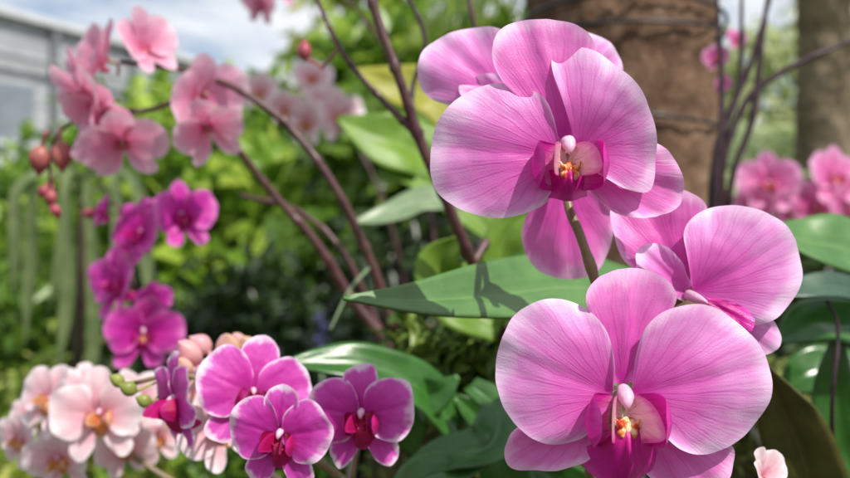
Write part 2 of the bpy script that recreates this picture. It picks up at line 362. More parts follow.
# ------------------------------------------------------------ hero orchid plant
root1=P(600,520,.62)
A=empty('orchid_plant',root1,'moth orchid with large lilac-pink veined blooms on a mossy stump','orchid','orchids')
def spec_px(c,R,items):
    L=[]
    for nm,base,out,kw,mt in items:
        cv=lambda p:((p[0]-c[0])/R,-(p[1]-c[1])/R)
        L.append((nm,cv(base),[cv(p) for p in out],kw,PM[mt])) 
    return L
def hero(c,R,d,items,seed,lipk,lipc,stemto,label,lip=True,ml=.85):
    loc=P(c[0],c[1],d)
    return flower(A,loc,(0,-1,0),R/F*d,'hero',0,seed,stemto,spec_px(c,R,items),lipk,((lipc[0]-c[0])/R,-(lipc[1]-c[1])/R),lip,True,label=label,ml=ml)
hero((620,398),135,.345,[
 ('sepal',(623,385),[(612,383),(602,350),(588,315),(586,292),(603,276),(635,268),(664,277),(676,297),(664,322),(645,350),(634,383)],dict(z0=-.05,lift=.12,curl=.16,cup=.5,groove=-.03,ruffle=.02),'hero_deep'),
 ('sepal',(608,410),[(608,398),(575,415),(528,428),(510,440),(507,462),(520,476),(560,474),(595,458),(612,425)],dict(z0=-.10,lift=.02,curl=.08,cup=.2),'hero_deep'),
 ('sepal',(634,410),[(636,398),(662,425),(700,440),(738,450),(741,470),(728,492),(690,500),(650,478),(628,430)],dict(z0=-.10,lift=.02,curl=.08,cup=.2),'hero_deep'),
 ('petal',(612,395),[(613,388),(611,350),(600,322),(575,303),(540,300),(512,318),(497,352),(499,392),(515,424),(548,443),(580,438),(602,418),(611,402)],dict(z0=-.01,lift=.36,curl=.34,cup=-.16,ruffle=.035,groove=.018),'hero'),
 ('petal',(632,394),[(632,386),(636,355),(644,325),(668,308),(705,305),(742,325),(766,362),(768,398),(748,434),(710,454),(676,446),(650,420),(634,402)],dict(z0=.0,lift=.36,curl=.34,cup=-.16,ruffle=.035,groove=.018),'hero'),
],1,1.0,(623,402),P(612,420,.385),'large lilac-pink bloom with pale petal edges',ml=1.0)
hero((567,160),122,.365,[
 ('sepal',(566,142),[(560,142),(538,116),(506,88),(492,60),(497,34),(518,19),(553,19),(584,31),(597,55),(590,88),(580,118),(573,142)],dict(z0=-.04,lift=.20,curl=.22,cup=.4,groove=-.03,ruffle=.03),'hero_deep'),
 ('sepal',(582,165),[(584,158),(612,155),(645,139),(672,150),(690,182),(684,206),(655,217),(618,213),(592,190)],dict(z0=-.10,lift=.0,curl=.08,cup=.3),'hero_deep'),
 ('sepal',(556,172),[(556,165),(530,172),(503,190),(498,206),(520,212),(545,205),(560,182)],dict(z0=-.10,lift=.0,curl=.08,cup=.3),'hero'),
 ('petal',(560,156),[(560,150),(552,118),(538,94),(506,83),(468,92),(440,117),(430,152),(436,188),(464,211),(504,218),(540,206),(555,184),(560,166)],dict(z0=-.01,lift=.34,curl=.34,cup=-.16,ruffle=.035,groove=.02),'hero'),
 ('petal',(577,154),[(577,147),(570,118),(556,90),(551,62),(564,45),(594,54),(627,86),(648,122),(657,162),(651,190),(626,190),(600,178),(583,164)],dict(z0=.02,lift=.52,curl=.34,cup=-.5,ruffle=.05,groove=.02),'hero'),
],4,1.0,(567,152),P(574,190,.395),'large pink bloom with magenta lip and dark throat',ml=.62)
hero((535,130),112,.43,[
 ('petal',(515,108),[(512,100),(490,106),(455,104),(428,94),(417,70),(426,44),(455,28),(492,25),(518,42),(524,80),(520,104)],dict(z0=-.05,lift=.1,curl=.2,cup=-.1,ruffle=.05),'hero'),
 ('petal',(562,100),[(555,95),(556,50),(574,30),(600,30),(622,52),(626,72),(612,86),(580,102),(566,106)],dict(z0=-.05,lift=.1,curl=.2,cup=-.1,ruffle=.05),'hero'),
 ('sepal',(528,112),[(520,106),(490,108),(465,100),(460,84),(480,74),(510,80),(530,104)],dict(z0=.05,lift=.1,curl=.2,cup=.3),'hero'),
 ('sepal',(562,175),[(550,180),(526,215),(523,245),(540,270),(572,280),(602,268),(614,235),(606,200),(580,175)],dict(z0=.05,lift=.12,curl=.25,cup=-.2,ruffle=.04),'hero_deep'),
],9,.6,(540,130),P(575,180,.41),'pink bloom half hidden by the bloom in front',False)
DS=[
 ('petal',(690,288),[(686,292),(656,278),(628,262),(616,232),(618,205),(642,186),(676,186),(702,196),(712,215),(700,255),(694,282)],dict(z0=-.12,lift=-.05,curl=.05,cup=.4,ruffle=.04),'hero_deep'),
 ('sepal',(688,294),[(684,302),(655,286),(634,264),(640,247),(660,244),(680,262),(692,284)],dict(z0=-.02,lift=.15,curl=.1,cup=.3),'hero'),
 ('sepal',(712,306),[(700,300),(735,314),(772,318),(788,338),(778,355),(748,356),(722,338),(706,316)],dict(z0=-.06,lift=.0,curl=.1,cup=.3),'hero'),
 ('petal',(694,292),[(690,284),(683,252),(685,226),(706,210),(742,206),(781,222),(803,255),(799,290),(772,318),(737,326),(706,306),(696,298)],dict(z0=.0,lift=.36,curl=.36,cup=-.2,ruffle=.045),'hero')]
fD=hero((692,290),120,.385,DS,13,.6,(712,292),P(650,330,.42),'pink bloom turned sideways with magenta lip tip',False)
for (o_,z_,t_) in (([(699,296),(715,298),(735,306),(741,318),(734,329),(720,328),(708,314),(699,304)],.22,.2),([(694,302),(706,306),(724,322),(728,334),(714,334),(700,322),(692,310)],.16,.1)):
    g=petal_geo(((o_[0][0]+1-692)/120,-(o_[0][1]+4-290)/120),[((x-692)/120,-(y-290)/120) for x,y in o_],z_,t_,.1,-.8,.02,.03,2,30,12)
    mkobj('lip',g[0],g[1],LIPM['hero'],g[2],fD)
c=tube_geo([Vector((-.03,-.04,.0)),Vector((.0,-.06,.16)),Vector((.04,-.08,.22)),Vector((.06,-.10,.23))],[.045,.045,.036,.008],12,14); mkobj('column',c[0],c[1],M_column,None,fD)
stem(A,[(600,560,.62),(590,478,.47),(598,400,.42),(604,330,.40),(596,285,.392),(580,235,.388),(568,205,.392),(562,150,.41),(552,90,.44),(540,40,.46)],[.0042,.004,.0032,.0028,.0026,.0022,.0020,.0020,.002,.0018],M_stem_g,5)
stem(A,[(612,560,.62),(640,440,.47),(650,350,.43),(650,320,.425),(690,292,.41)],[.004,.0034,.003,.0026,.0022],M_stem_g,3)
flower(A,P(762,476,.40),(.5,-1,.5),26/F*.40,'pale',.3,19,P(735,520,.43),hi=True,openness=.7,lipk=.8,lip=False,label='small half-open pale pink bloom')
stem(A,[(612,560,.62),(680,550,.5),(735,520,.43)],[.003,.0025,.002],M_stem_g)
leaf(A,[(660,300,.56),(590,286,.50),(520,291,.465),(430,299,.43),(344,297,.41)],[30,39,40,28,1.5],(.05,-.82,.58),M_leaf,.20,seed=1,label='broad pointed mid-green leaf')
leaf(A,[(900,272,.60),(850,248,.58),(810,242,.57),(765,228,.56)],[32,36,31,4],(.1,-.75,.6),M_leaf,.15,seed=2)
leaf(A,[(900,305,.56),(850,288,.55),(810,287,.54),(765,296,.53)],[14,16,15,2],(.1,-.7,.7),M_leafs,.15,seed=3)
leaf(A,[(900,345,.60),(850,326,.60),(815,322,.6),(778,340,.6)],[30,32,29,4],(.1,-.7,.7),M_leafd,.2,seed=4)
leaf(A,[(900,400,.66),(850,378,.66),(810,374,.66),(780,392,.66)],[30,32,29,4],(.1,-.75,.6),M_leafd,.2,seed=24)
leaf(A,[(820,520,.56),(800,450,.54),(780,405,.52),(765,365,.5)],[34,36,28,2],(-.3,-.9,.1),M_leafo,.2,seed=5,label='olive-brown ageing leaf')
leaf(A,[(880,520,.60),(845,440,.60),(835,385,.6),(838,330,.6)],[24,26,22,3],(-.3,-.9,.2),M_leafd,.2,seed=6)
leaf(A,[(700,560,.64),(640,530,.62),(560,480,.61),(505,440,.61)],[26,30,24,3],(-.3,-.95,.1),M_leafd,.2,seed=7)
leaf(A,[(560,350,.62),(548,300,.62),(560,250,.62),(590,215,.62)],[20,26,22,3],(.2,-.9,.4),M_leaf,.2,seed=31)
leaf(A,[(640,360,.66),(640,300,.66),(655,250,.66),(650,215,.66)],[20,26,22,3],(-.1,-.9,.4),M_leafd,.2,seed=32)
stem(A,[(840,560,.62),(832,420,.55),(838,330,.55),(826,300,.55)],[.0018,.0016,.0014,.001],M_stemd,3)

# ------------------------------------------------------------ purple small orchids
root2=P(440,540,.62)
B=empty('orchid_plant',root2,'small orchid with white-edged purple blooms and crimson lips','orchid','orchids')
stem(B,[(440,540,.62),(400,520,.52),(330,470,.46),(262,420,.46),(215,385,.47),(175,375,.47),(135,383,.47)],[.0032,.003,.0026,.0022,.002,.0016,.0012],M_stem_g,7)
flower(B,P(362,416,.425),(-.12,-1,.06),52/F*.425,'purple',.06,21,P(352,480,.47),lipk=1.15,hi=True)
flower(B,P(281,436,.40),(-.22,-1,.02),51/F*.40,'purple',-.05,22,P(300,455,.455),lipk=1.15,hi=True)
flower(B,P(252,394,.445),(.42,-1,.25),56/F*.445,'purple',-.25,23,P(250,412,.465),lipk=.9,hi=True)
flower(B,P(176,402,.45),(-1.35,-1,-.1),48/F*.45,'purple',.1,24,P(195,380,.475),lipk=1.2,hi=True)
flower(B,P(218,430,.52),(.2,-1,.3),38/F*.52,'pale',.5,25,P(222,392,.475),openness=.2)
flower(B,P(205,395,.53),(-.3,-1,.3),34/F*.53,'pale',.2,28,P(215,390,.475),openness=.3)
for (x,y,d,L,m) in [(198,362,.49,.019,'p'),(228,356,.495,.018,'p'),(252,356,.5,.017,'p'),(136,392,.46,.010,'g'),(151,404,.46,.009,'g'),(124,384,.47,.009,'g'),(268,352,.52,.013,'p'),(210,350,.52,.015,'p'),(240,347,.52,.014,'p'),(186,374,.48,.014,'p')]:
    bud(B,P(x,y,d),(random.uniform(-.8,.5),-.6,.5),L,M_budp if m=='p' else M_budg,P(x*.5+105,378,.475) if m=='g' else P(x,385,.475),1.1)
leaf(B,[(460,430,.60),(420,388,.58),(370,366,.57),(320,362,.56),(276,366,.55)],[22,27,23,19,2],(0,-.72,.7),M_leafd,.25,seed=8)
leaf(B,[(400,450,.60),(410,408,.59),(440,392,.58),(458,376,.58)],[16,25,21,2],(.0,-.9,.4),M_leafd,.2,seed=9)
leaf(B,[(470,385,.58),(498,410,.57),(488,445,.55),(446,456,.55),(400,470,.55)],[10,20,24,20,3],(.1,-.65,.75),M_leafd,.35,seed=10)
leaf(B,[(520,520,.60),(500,455,.60),(480,420,.60),(455,396,.6)],[20,26,22,3],(-.2,-.8,.5),M_leafd,.25,seed=11)
leaf(B,[(400,520,.52),(420,482,.53),(455,470,.54),(490,462,.54)],[18,23,20,2],(0,-.75,.65),M_leafd,.25,seed=12)

C=empty('orchid_plant',P(400,560,.70),'orchid with clustered pale blush blooms and orange lips','orchid','orchids')
stem(C,[(400,560,.70),(300,530,.66),(180,485,.66),(110,440,.66),(60,420,.66),(25,430,.66)],[.0035,.003,.0026,.002,.0018,.0015],M_stem_g,5)
for i,(x,y,R,fx,fz,ro) in enumerate([(100,414,44,.1,.1,.1),(52,400,36,-.5,.3,-.3),(60,458,36,-.2,-.3,.2),(134,402,34,.6,.2,.3),(22,440,30,-.6,0,-.2),(124,448,32,.5,-.3,.2),(82,388,28,0,.6,0),(156,438,30,.8,0,.2),(160,412,26,.2,.3,.2),(30,415,24,-.3,.3,0)]):
    flower(C,P(x,y,.60+.012*i),(fx,-1,fz),R/F*.6,'pale',ro,30+i,P(x+8,430,.66),openness=.25)
Dp=empty('orchid_plant',P(380,570,.80),'orchid with arching spray of bright magenta blooms','orchid','orchids')
stem(Dp,[(380,570,.80),(300,500,.80),(215,420,.80),(165,345,.80),(135,290,.80),(125,240,.80),(118,205,.80),(100,205,.8)],[.004,.0036,.003,.0026,.0024,.0022,.002,.0014],M_stem,6)
for i,(x,y,R,fx,fz,ro) in enumerate([(180,216,33,1.1,.2,.1),(142,234,35,-.6,.3,-.2),(122,282,38,-1.0,.1,.2),(142,332,38,.6,-.2,-.1),(106,212,18,-1.6,.5,.2),(150,300,20,.9,-.3,.1)]):
    flower(Dp,P(x,y,.76),(fx,-1,fz),R/F*.76,'magenta',ro,50+i,P(x*.4+82,y+6,.80),openness=.35)
bud(Dp,P(98,216,.78),(-.8,0,.3),.014,M_bud,P(104,206,.8))
E=empty('orchid_plant',P(480,420,.72),'tall orchid with branching brown stems and soft rose blooms','orchid','orchids')
stem(E,[(470,430,.74),(418,372,.73),(394,330,.72),(372,265,.71),(338,192,.70),(290,128,.70),(235,88,.70),(180,70,.70),(120,62,.70)],[.0050,.0046,.0042,.0036,.0032,.003,.0027,.0022,.0016],M_stem,11)
stem(E,[(440,440,.80),(400,360,.80),(352,300,.80),(318,245,.79),(270,190,.78),(232,142,.76),(205,112,.74),(192,95,.72)],[.0046,.0046,.005,.0045,.0038,.0032,.0027,.002],M_stem,9)
stem(E,[(430,430,.80),(380,330,.82),(345,255,.82),(300,212,.83),(240,195,.84)],[.0036,.0034,.003,.0026,.002],M_stem,5)
stem(E,[(192,92,.72),(150,110,.71),(100,112,.70),(62,130,.70),(50,160,.70),(52,205,.70)],[.0022,.002,.0016,.0013,.0011,.0009],M_stem,5)
stem(E,[(372,265,.71),(350,290,.7),(330,330,.69)],[.0016,.0014,.0008],M_leafg,0,'aerial_root')
stem(E,[(394,355,.71),(412,345,.70),(432,325,.69)],[.002,.0016,.0008],M_stem_g,0,'aerial_root')
for i,(x,y,R,fx,fz,ro,op) in enumerate([(94,98,40,-1.0,-.5,.3,.6),(106,60,40,-1.3,.5,-.3,.5),(196,100,46,1.2,-.3,.3,.5),(122,140,44,.4,-1.2,.2,.35),(142,48,34,1.1,.5,.3,.6),(84,76,26,-1.3,.2,0,.8),(206,124,36,.6,-1.1,.5,.5),(108,112,36,-.3,-.9,-.3,.5)]):
    flower(E,P(x,y,.68+.01*(i%3)),(fx,-1,fz),R/F*.68,'salmon',ro,70+i,P(x+12,y*.5+45,.70),openness=op,lipk=.6)
for (x,y,L,dx,dz) in [(42,146,.023,-.25,-1),(60,142,.023,.2,-1),(88,156,.013,.6,-.5),(52,190,.013,-.2,-1),(53,204,.012,.3,-1),(47,186,.011,-.6,-.8)]:
    bud(E,P(x,y,.69),(dx,0,dz),L,M_bud,P(x*.7+18,y-14,.70))
Fp=empty('orchid_plant',P(510,400,.68),'tall purple-brown orchid stem with side branch and bud','orchid','orchids')
stem(Fp,[(520,400,.70),(500,325,.66),(472,262,.62),(446,200,.60),(418,135,.59),(398,75,.58),(378,20,.58),(362,-30,.58)],[.0046,.0042,.004,.0038,.0037,.0034,.003,.0027],M_stem,8)
stem(Fp,[(418,135,.59),(400,118,.59),(362,78,.60),(338,45,.60),(318,0,.6),(308,-30,.6)],[.0026,.0022,.0018,.0016,.0014,.0012],M_stem,5)
stem(Fp,[(470,270,.64),(505,200,.68),(520,120,.7),(480,40,.7),(465,-20,.7)],[.003,.0026,.002,.0018,.0016],M_stem,5)
stem(Fp,[(440,190,.62),(412,100,.66),(425,40,.66),(400,-20,.66)],[.002,.0018,.0016,.0012],M_stemd,3)
bud(Fp,P(305,60,.6),(-.1,0,.9),.014,M_bud,P(322,68,.6)); stem(Fp,[(322,68,.60),(338,50,.6)],[.0010,.0010])
leaf(Fp,[(500,330,.64),(462,300,.64),(442,268,.63),(458,238,.62)],[16,34,32,3],(.1,-.85,.5),M_leafb,.2,seed=20)
leaf(Fp,[(512,300,.66),(500,262,.66),(508,232,.66),(540,206,.66)],[14,20,18,2],(.3,-.8,.4),M_leafb,.2,seed=21)
leaf(Fp,[(540,330,.66),(530,290,.66),(532,255,.66),(528,225,.66)],[18,22,19,3],(-.3,-.8,.3),M_leaf,.2,seed=22)
leaf(Fp,[(470,200,.86),(425,200,.86),(390,214,.85),(355,222,.84)],[12,17,15,2],(0,-.7,.7),M_leafg,.2,seed=23)
leaf(Fp,[(470,190,.92),(425,155,.92),(385,140,.9),(338,118,.9)],[18,32,30,3],(0,-.85,.4),M_leafb,.2,seed=24)
leaf(Fp,[(480,150,.95),(440,100,.95),(400,86,.95),(355,70,.95)],[14,26,24,3],(0,-.85,.4),M_leafy,.2,seed=25,label='yellowing leaf')
leaf(Fp,[(500,240,.9),(460,205,.9),(420,180,.9),(380,172,.9)],[10,18,16,3],(0,-.8,.5),M_leafb,.2,seed=26)
def spray(name_label,root,stems,flist,pal,depth,rad=.003,mat=None):
    e=empty('orchid_plant',root,name_label,'orchid','orchids')
    for s in stems: stem(e,s,[rad*1.3]+[rad]*(len(s)-2)+[rad*.5],mat or M_stem,4,n=8)
    for i,(x,y,R,fx,fz,tx,ty) in enumerate(flist):
        flower(e,P(x,y,depth),(fx,-1,fz),R/F*depth,pal,random.uniform(-.3,.3),90+i+int(x),P(tx,ty,depth+.05),openness=.3)
    return e
spray('orchid with soft pink blooms among the shrubs',P(420,420,1.75),[[(420,420,1.75),(400,260,1.75),(360,150,1.78),(310,95,1.8),(250,80,1.8)]],
  [(262,92,20,-.3,.1,270,85),(312,78,20,.3,.3,312,92),(338,116,25,.6,0,335,125),(308,122,22,-.5,-.2,305,95),(285,108,18,.2,.2,285,95),(325,100,18,.3,.1,318,100)],'pale',1.75)
spray('orchid with soft pink blooms hanging high up',P(440,420,1.2),[[(440,420,1.2),(430,200,1.25),(380,40,1.25),(300,-25,1.2),(262,-5,1.2)]],
  [(262,3,20,-.6,-.6,262,-5),(282,-14,20,.3,0,290,-20)],'salmon',1.17)
spray('orchid with pink blooms and dark thin stems',P(720,420,.9),
 [[(712,420,.95),(714,230,.9),(724,130,.9),(752,60,.9),(775,-20,.9)],
  [(728,420,.95),(720,200,.9),(742,110,.9),(782,72,.9),(870,32,.9)],
  [(735,420,.93),(722,180,.9),(722,90,.9),(716,-20,.9)],
  [(708,420,.93),(712,180,.9),(738,90,.9),(742,-20,.9)],
  [(722,330,.92),(730,190,.9),(752,120,.9),(762,40,.9),(770,-20,.9)]],
  [(716,58,13,-.3,0,728,62),(735,40,12,.3,.3,748,50),(722,84,10,.3,-.3,730,90)],'rosy',.92,.0034,M_stemd)
spray('orchid with rosy pink blooms beside the trunk',P(860,480,1.2),[[(860,480,1.25),(880,300,1.2),(870,215,1.2),(820,185,1.2),(765,180,1.2)]],
  [(768,184,30,-.3,.2,770,182),(792,205,26,.2,-.3,795,190),(832,178,30,.3,.3,830,190),(815,205,26,-.1,-.1,820,190),(848,205,28,.3,-.2,850,200),(755,205,20,-.5,-.3,765,185)],'rosy',1.15)

# ------------------------------------------------------------ stump, trunks
def bark_mat(name,a,b,c):
    m,nt=newmat(name); tc=N(nt,'ShaderNodeTexCoord'); mp=N(nt,'ShaderNodeMapping'); mp.inputs['Scale'].default_value=(1,1,.6)
    nt.links.new(tc.outputs['Object'],mp.inputs[0])
    n=noise_(nt,mp.outputs[0],34,8,.72,.3); n2=noise_(nt,tc.outputs['Object'],9,4,.6)
    n3=noise_(nt,tc.outputs['Object'],150,4,.7)
    v=math_(nt,'ADD',math_(nt,'MULTIPLY',n,.6),math_(nt,'MULTIPLY',n2,.4))
    col=ramp(nt,v,[(.36,a),(.5,b),(.64,c)])
    col=mixc(nt,math_(nt,'MULTIPLY',ramp(nt,n3,[(.56,(0,0,0)),(.7,(1,1,1))]),.5),col,tuple(min(1,x*1.5) for x in c))
    finish(nt,col,.85,0,math_(nt,'ADD',n,math_(nt,'MULTIPLY',n3,.5)),1.0,.014,spec=.2); return m
M_bark=bark_mat('palm_bark_brown',(.085,.047,.03),(.23,.135,.085),(.38,.26,.175))
M_barkp=bark_mat('palm_bark_pale',(.14,.095,.065),(.32,.24,.17),(.46,.38,.29))
M_bark2=bark_mat('stump_bark_mossy',(.03,.022,.012),(.08,.06,.025),(.14,.14,.05))
def trunk_geo(x,y,z0,z1,r0,r1,seed,nu=96,nv=220,ring=.0,ringsp=.07,bump=.006,lean=(0,0)):
    V=[];UV=[]
    for j in range(nv):
        t=j/(nv-1); z=z0+(z1-z0)*t; r=r0+(r1-r0)*t
        for i in range(nu):
            a=2*math.pi*i/nu; ca,sa=math.cos(a),math.sin(a)
            q=Vector((ca*2.2,sa*2.2,z*4+seed)); rr=r*(1+.05*noise.noise(Vector((ca,sa,z*1.5+seed))))
            rr+=bump*noise.fractal(Vector((ca*6,sa*6,z*26+seed)),1,2,5)
            ph=((z+.012*noise.noise(q))/ringsp)%1
            rr+=ring*(ph**3)*-1+ring*.5
            V.append(Vector((x+lean[0]*t+ca*rr,y+lean[1]*t+sa*rr,z))); UV.append((i/nu,t))
    Fc=gridfaces(nu,nv,True); Fc.append(tuple(range((nv-1)*nu,nv*nu))); return V,Fc,UV
TX=.250
g=trunk_geo(TX,1.16,-.02,4.2,.125,.10,3,ring=.003,ringsp=.07,nv=560,nu=130,bump=.007)
PT=empty('tree',Vector((TX,1.16,0)),'brown rough-barked palm trunk with dark wires tied around it','tree','garden trees')
mkobj('trunk',g[0],g[1],M_bark,g[2],PT,inv(PT))
M_wire=simple_mat('wire_black',(.01,.01,.012),(.03,.03,.035),50,.4)
for zc,tl in ((1.520,.006),(1.506,-.006),(1.40,.010)):
    pts=[]; ph=random.random()*6
    for k in range(33):
        a=2*math.pi*k/32; r=.1275
        pts.append(Vector((TX+math.cos(a)*r,1.16+math.sin(a)*r,zc+tl*math.sin(a+ph)*1.5)))
    gg=tube_geo(pts,[.0026]*33,6,96); o=mkobj('wire',gg[0],gg[1],M_wire)
    tag(o,'thin black wire tied around the palm trunk','wire','wires around the trunk')
V=[];UV=[];nu,nv=110,90
for j in range(nv):
    t=j/(nv-1)
    if t<.75: z=1.10*(t/.75); rr0=.20-.03*(t/.75)
    else:
        k=(t-.75)/.25; z=1.10+.035*math.sin(k*math.pi/2); rr0=.17*math.cos(k*math.pi/2*.98)
    for i in range(nu):
        a=2*math.pi*i/nu;ca,sa=math.cos(a),math.sin(a)
        nn=noise.fractal(Vector((ca*2,sa*2,z*5)),1,2,5)
        r=rr0*(1+.16*nn); zz=z+(.02*noise.fractal(Vector((ca*rr0*20,sa*rr0*20,1)),1,2,4) if t>.7 else 0)
        V.append(Vector((.17+ca*r*1.25,.86+sa*r,zz))); UV.append((i/nu,t))
ST=empty('tree_stump',Vector((.17,.86,0)),'dark mossy stump carrying the orchids','tree stump')
mkobj('stump_wood',V,gridfaces(nu,nv,True),M_bark2,UV,ST,inv(ST))
stumpV=[tuple(v) for v in V if v.z>.78]
def leafcloud(centers,n,size,seed,spread,aspect=.45,up=.3,smin=.45,smax=1.5):
    r=np.random.RandomState(seed); C_=np.array(centers); k=r.randint(0,len(C_),n)
    pos=C_[k]+r.normal(0,1,(n,3))*np.array(spread)
    d=r.normal(0,1,(n,3)); d[:,2]+=-up; d/=np.linalg.norm(d,axis=1)[:,None]
    u=r.normal(0,1,(n,3))*.6+np.array([.1,-.3,1]); s=np.cross(d,u); s/=np.linalg.norm(s,axis=1)[:,None]+1e-9
    nn=np.cross(s,d); L=size*r.uniform(smin,smax,(n,1)); w=L*aspect
    v0=pos; v1=pos+d*L*.45+s*w*.5+nn*w*.15; v2=pos+d*L-nn*L*.12; v3=pos+d*L*.45-s*w*.5+nn*w*.15; 
    V=np.stack([v0,v1,v2,v3],1).reshape(-1,3)
    i=np.arange(n)*4
    Fc=np.concatenate([np.stack([i,i+1,i+2],1),np.stack([i,i+2,i+3],1)])
    return V,Fc
def npmesh(name,V,Fc,mat,parent=None,smooth=False):
    me=bpy.data.meshes.new(name); me.vertices.add(len(V)); me.vertices.foreach_set('co',V.astype(np.float32).ravel())
    k=Fc.shape[1]; me.loops.add(len(Fc)*k); me.loops.foreach_set('vertex_index',Fc.astype(np.int32).ravel())
    me.polygons.add(len(Fc)); me.polygons.foreach_set('loop_start',np.arange(0,len(Fc)*k,k,dtype=np.int32))
    me.update(calc_edges=True); me.validate(); me.materials.append(mat)
    o=bpy.data.objects.new(name,me); COL.objects.link(o)
    if parent is not None: o.parent=parent; o.matrix_parent_inverse=inv(parent)
    return o
M_moss=foliage_mat('moss_green',(.05,.07,.012),(.14,.19,.03),(.28,.30,.06),.2,.7)
rm=random.Random(8)
tops=[v for v in stumpV if v[2]>.98]
Vv,Ff=leafcloud([rm.choice(tops) for _ in range(3500)],22000,.010,4,(.005,.005,.006),.4)
npmesh('moss',Vv,Ff,M_moss,ST)
r=random.Random(5)
M_root=simple_mat('aerial_root_grey',(.16,.15,.11),(.28,.26,.20),80,.7)
for k in range(10):
    a=r.uniform(3.3,6.1); x0=.17+math.cos(a)*.12; y0=.86+math.sin(a)*.10
    pts=[Vector((x0,y0,1.13)),Vector((.17+math.cos(a)*.22,.86+math.sin(a)*.18,1.10+r.uniform(-.01,.02))),Vector((.17+math.cos(a+.2)*.26,.86+math.sin(a+.2)*.22,1.0)),Vector((.17+math.cos(a+.3)*.27,.86+math.sin(a+.3)*.22,.86))]
    gg=tube_geo(pts,[.0026,.0026,.0022,.002],7,30,wob=.3); mkobj('root',gg[0],gg[1],M_root,None,ST,inv(ST))
FE=empty('fern',Vector((.05,.70,1.08)),'small green fern tuft growing on the stump','fern')
cs=[tuple(P(445+rm.uniform(-45,45),350+rm.uniform(-20,45),.70+rm.uniform(-.02,.03))) for _ in range(70)]
Vv,Ff=leafcloud(cs,1500,.016,44,(.006,.006,.006),.35); npmesh('fern_leaves',Vv,Ff,foliage_mat('fern_green',(.04,.09,.01),(.14,.24,.03),(.34,.44,.08),.35,.4),FE)
parts=[tube_geo([Vector((.06,.73,1.05)),(Vector(c)+Vector((.06,.73,1.05)))/2+Vector((0,0,.01)),Vector(c)],[.0012,.0008,.0004],5,8) for c in cs[:40]]
gg=merge(parts); mkobj('fern_stalks',gg[0],gg[1],M_stem_g,None,FE,inv(FE))

# ------------------------------------------------------------ shrubs and trees
M_fb=foliage_mat('foliage_bright',(.045,.11,.01),(.20,.37,.03),(.52,.66,.10),.48)
M_fm=foliage_mat('foliage_mid',(.025,.065,.01),(.10,.21,.02),(.30,.46,.06),.42)
M_fd=foliage_mat('foliage_painted_shade',(.008,.014,.006),(.018,.038,.009),(.045,.09,.016),.15)  # deep shade between the shrubs is painted in as near-black leaf greens
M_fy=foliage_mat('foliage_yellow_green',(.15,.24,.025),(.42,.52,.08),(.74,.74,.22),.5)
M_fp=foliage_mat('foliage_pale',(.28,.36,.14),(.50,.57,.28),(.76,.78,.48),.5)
M_twig=simple_mat('twig_brown',(.04,.025,.015),(.10,.07,.045),20,.8)
def bush(x,y,w,dp,z0,z1,n,size,mat,seed,label,name='bush',cat='bush',clumps=40,spread=None,aspect=.45,group='garden shrubs'):
    e=empty(name,Vector((x,y,0)),label,cat,group); rr=random.Random(seed); cs=[]
    for k in range(clumps):
        while True:
            a,b,c=rr.uniform(-1,1),rr.uniform(-1,1),rr.uniform(-1,1)
            if a*a+b*b+c*c<1: break
        cs.append((x+a*w,y+b*dp,(z0+z1)/2+c*(z1-z0)/2))
    sp=spread or (w*.13,dp*.16,(z1-z0)*.07)
    Vv,Ff=leafcloud(cs,n,size,seed,sp,aspect); npmesh('foliage' if cat!='tree' else 'crown',Vv,Ff,mat,e)
    parts=[]
    for c in cs[:18]:
        cv=Vector(c); m=Vector((x+(c[0]-x)*.35,y+(c[1]-y)*.35,z0*.5+.3*c[2]))
        parts.append(tube_geo([Vector((x+rr.uniform(-.05,.05),y,-.02)),m,cv],[.02*w+.006,.012*w+.003,.002],6,12))
    gg=merge(parts); mkobj('branch' if cat!='tree' else 'trunk',gg[0],gg[1],M_twig,None,e,inv(e)); return e
def X(px,d): return (px-425)/F*d
def Z(py,d): return CAMZ-(py-239)/F*d
bush(X(300,3.4),3.4,.75,.35,.9,Z(85,3.4),3800,.10,M_fb,1,'bright sunlit leafy green shrub',clumps=50)
bush(X(190,4.2),4.2,.8,.4,.9,Z(90,4.2),3600,.14,M_fb,2,'leafy green shrub with large glossy leaves',clumps=50,aspect=.6)
bush(X(440,4.0),4.0,.7,.4,1.0,Z(20,4.0),3600,.13,M_fb,3,'tall green shrub with glossy leaves',clumps=50,aspect=.55)
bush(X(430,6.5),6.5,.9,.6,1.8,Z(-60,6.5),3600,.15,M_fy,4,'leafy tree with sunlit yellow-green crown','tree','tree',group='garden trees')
bush(X(300,2.1),2.1,.42,.25,.4,Z(222,2.1),4500,.05,M_fd,5,'shrub with shade painted into its dark leaves below the bright foliage')
bush(X(190,2.3),2.3,.34,.25,.3,Z(270,2.3),4000,.05,M_fd,6,'shrub with shade painted into its dark leaves below the bright foliage')
bush(X(420,1.9),1.9,.34,.25,.3,Z(242,1.9),4000,.05,M_fd,7,'shrub with shade painted into its dark leaves below the bright foliage')
bush(X(215,2.7),2.7,.42,.2,.85,Z(150,2.7),1500,.10,M_fb,8,'leafy green sunlit shrub with broad leaves',aspect=.6)
bush(X(385,2.5),2.5,.30,.2,.9,Z(120,2.5),1100,.11,M_fm,28,'leafy mid-green shrub with broad leaves',aspect=.6,clumps=24)
bush(X(20,1.7),1.7,.30,.25,.3,Z(325,1.7),4000,.04,M_fy,9,'low yellow-green shrub in sunlight')
bush(X(200,1.5),1.5,.30,.2,.3,Z(395,1.5),3800,.04,M_fm,10,'low green shrub near the stump')
bush(X(-10,2.4),2.4,.28,.25,.3,Z(225,2.4),3000,.06,M_fm,29,'shaded shrub beside the strap-leaved plant')
